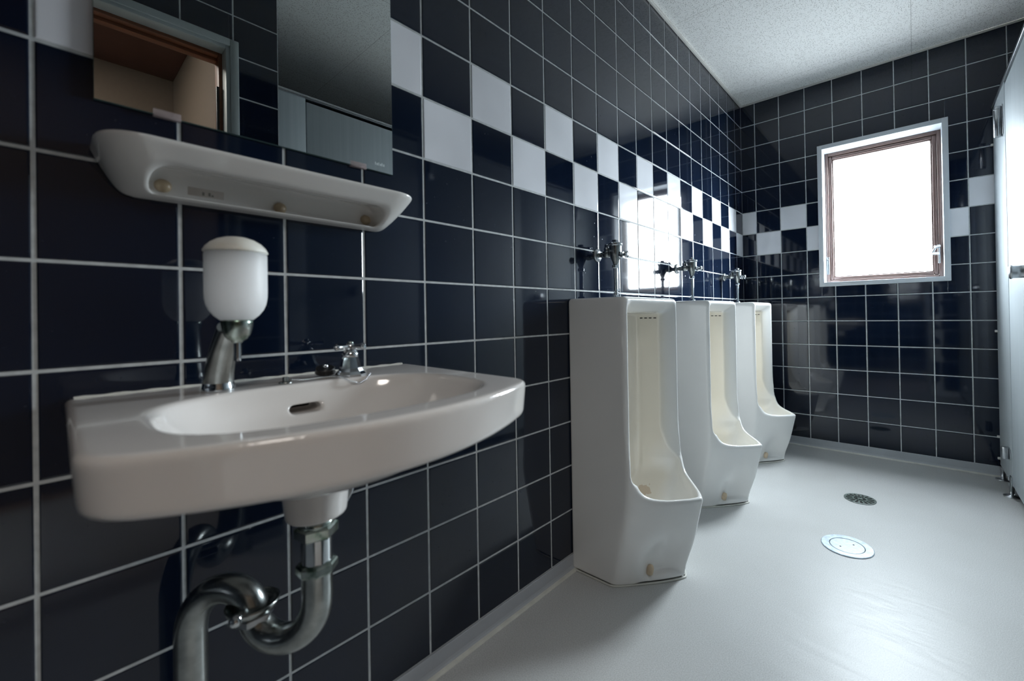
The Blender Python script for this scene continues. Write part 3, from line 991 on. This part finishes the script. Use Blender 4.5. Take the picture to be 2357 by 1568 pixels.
m.lathe([(.0105, .0009), (.0105, .0032), (.006, .0034), (.001, .0034)], (.705, 2.390, 0), n=24, smooth=False)
child(m, 'drain_grate', simple('grimy_bronze', (.075, .10, .088), .55, .2, .3, 90), g)

g = empty('floor_cleanout', (.706, 1.884, 0), 'bright round metal cleanout cover with two small holes, in front of the dark drain', 'floor cover')
cc = (.706, 1.884, 0)
m = MB().lathe([(.0815, .0002), (.0815, .0022), (.0795, .0034), (.0560, .0034), (.0550, .0016)], cc, n=64, cap=False, smooth=False)
child(m, 'cover_rim', simple('worn_steel', (.42, .50, .58), .40, .30, .25, 70), g)
m = MB().lathe([(.0535, .0004), (.0535, .0028), (.0520, .0034), (.0005, .0034)], cc, n=64, cap=False, smooth=False)
m.lathe([(.0556, .0010), (.0530, .0010)], cc, n=64, cap=False, mi=1, smooth=False)
cvr = child(m, 'cover_disc', [simple('worn_steel_lid', (.46, .52, .56), .42, .25, .15, 90), MT['dark_hole']], g)
for s_ in (-1, 1):
    m = MB().lathe([(.0032, .0030), (.0032, .0037), (.001, .0038)], (cc[0] + .026 * s_ * .7, cc[1] + .026 * s_ * .75, 0), n=14)
    child(m, 'key_hole', MT['dark_hole'], cvr)

# ------------------------------------------------------------------ toilet stalls
SX = 1.235
ZB, ZT = .062, 1.880
TH = .030
def stall_rail(m, ya, yb):
    m.box((SX - .004, ya, ZT), (SX + TH + .004, yb, ZT + .016), .002)
def feet(parent, ys):
    for yy in ys:
        m = MB().lathe([(.0300, .0005), (.0300, .0030), (.0240, .0055), (.0090, .0075), (.0085, .045), (.0120, .050), (.0120, ZB)], (SX + .004, yy, 0), n=28)
        child(m, 'adjustable_foot', MT['steel'], parent)
def panel(name, ya, yb, label, footys):
    p = empty(name, (SX, (ya + yb) / 2, 0), label, 'screen', None)
    child(MB().box((SX, ya, ZB), (SX + TH, yb, ZT), .0015), 'panel_board', MT['laminate'], p)
    feet(p, footys)
    return p
def hinge(parent, yy, z0, z1, dirn):
    m = MB()
    m.lathe([(.0125, z0), (.0140, z0 + .002), (.0140, z1 - .002), (.0125, z1)], (SX - .014, yy, 0), n=24)
    for zq in (z0 + .012, z1 - .012):
        m.lathe([(.0148, zq - .001), (.0148, zq + .001)], (SX - .014, yy, 0), n=24)
    m.box((SX - .003, yy - .002 if dirn > 0 else yy - .034, z0 + .004), (SX - .0002, yy + .034 if dirn > 0 else yy + .002, z1 - .004), .001)
    m.box((SX - .016, yy - .034 if dirn > 0 else yy, z0 + .006), (SX - .0002, yy - .030 if dirn > 0 else yy + .030, z1 - .006), .001)
    return child(m, 'hinge', MT['steel'], parent)
def door(ya, yb, label, knob_y, hinge_y, dirn):
    p = empty('stall_door', (SX, (ya + yb) / 2, 0), label, 'stall door', None)
    child(MB().box((SX + .001, ya + .004, ZB + .004), (SX + TH - .003, yb - .004, ZT - .014), .0015), 'door_board', MT['laminate'], p)
    m = MB().lathe([(.0265, .001), (.0265, .006), (.0235, .008), (.0235, .040), (.0262, .043), (.0262, .047), (.022, .050), (.004, .0505)], (SX + .001, knob_y, .998), (-1, 0, 0), 40)
    child(m, 'door_knob', MT['steel'], p)
    return p
P1 = panel('cubicle_screen', .614, .783, 'narrow pale grey fixed cubicle screen beside the black corner, seen in the mirror', (.66,))
D1 = door(.783, 1.375, 'pale grey stall door whose top shows in the mirror', 1.00, .86, -1)
P2 = panel('cubicle_screen', 1.375, 2.195, 'pale grey fixed panel between the two stall doors', (1.45, 2.12))
D2 = door(2.195, 2.775, 'pale grey stall door with a round steel knob at the right edge', 2.345, 2.845, -1)
P3 = panel('cubicle_screen', 2.775, YL - .0015, 'pale grey fixed cubicle screen with hinges joined to the window wall', (2.835, 3.085))
for zz in ((1.655, 1.795), (.168, .222)):
    hinge(P3, 2.845, *zz, -1); hinge(P2, 1.44, *zz, -1)
rl = MB(); stall_rail(rl, .614, YL - .0015)
tag(rl.build('stall_head_rail', MT['steel']), 'bright metal rail along the top of the grey stall fronts', 'rail')
for zq in (1.70, .745, .205, .095):
    m = MB().box((SX - .010, YL - .012, zq - .006), (SX + .004, YL - .0010, zq + .006), .002)
    child(m, 'wall_bracket', MT['trim'], P3)
m = MB().box((SX - .004, 2.79, .030), (SX - .0002, 2.825, .100), .0018).box((SX - .010, 2.818, .075), (SX - .004, 2.832, .092), .002)
child(m, 'foot_plate', MT['steel'], P3)
m = MB().box((SX + TH + .001, 1.76, ZB + .03), (2.25 - .003, 1.79, ZT), .0015)
tag(m.build('stall_partition', MT['laminate']), 'pale grey partition board between the two toilet stalls', 'partition')
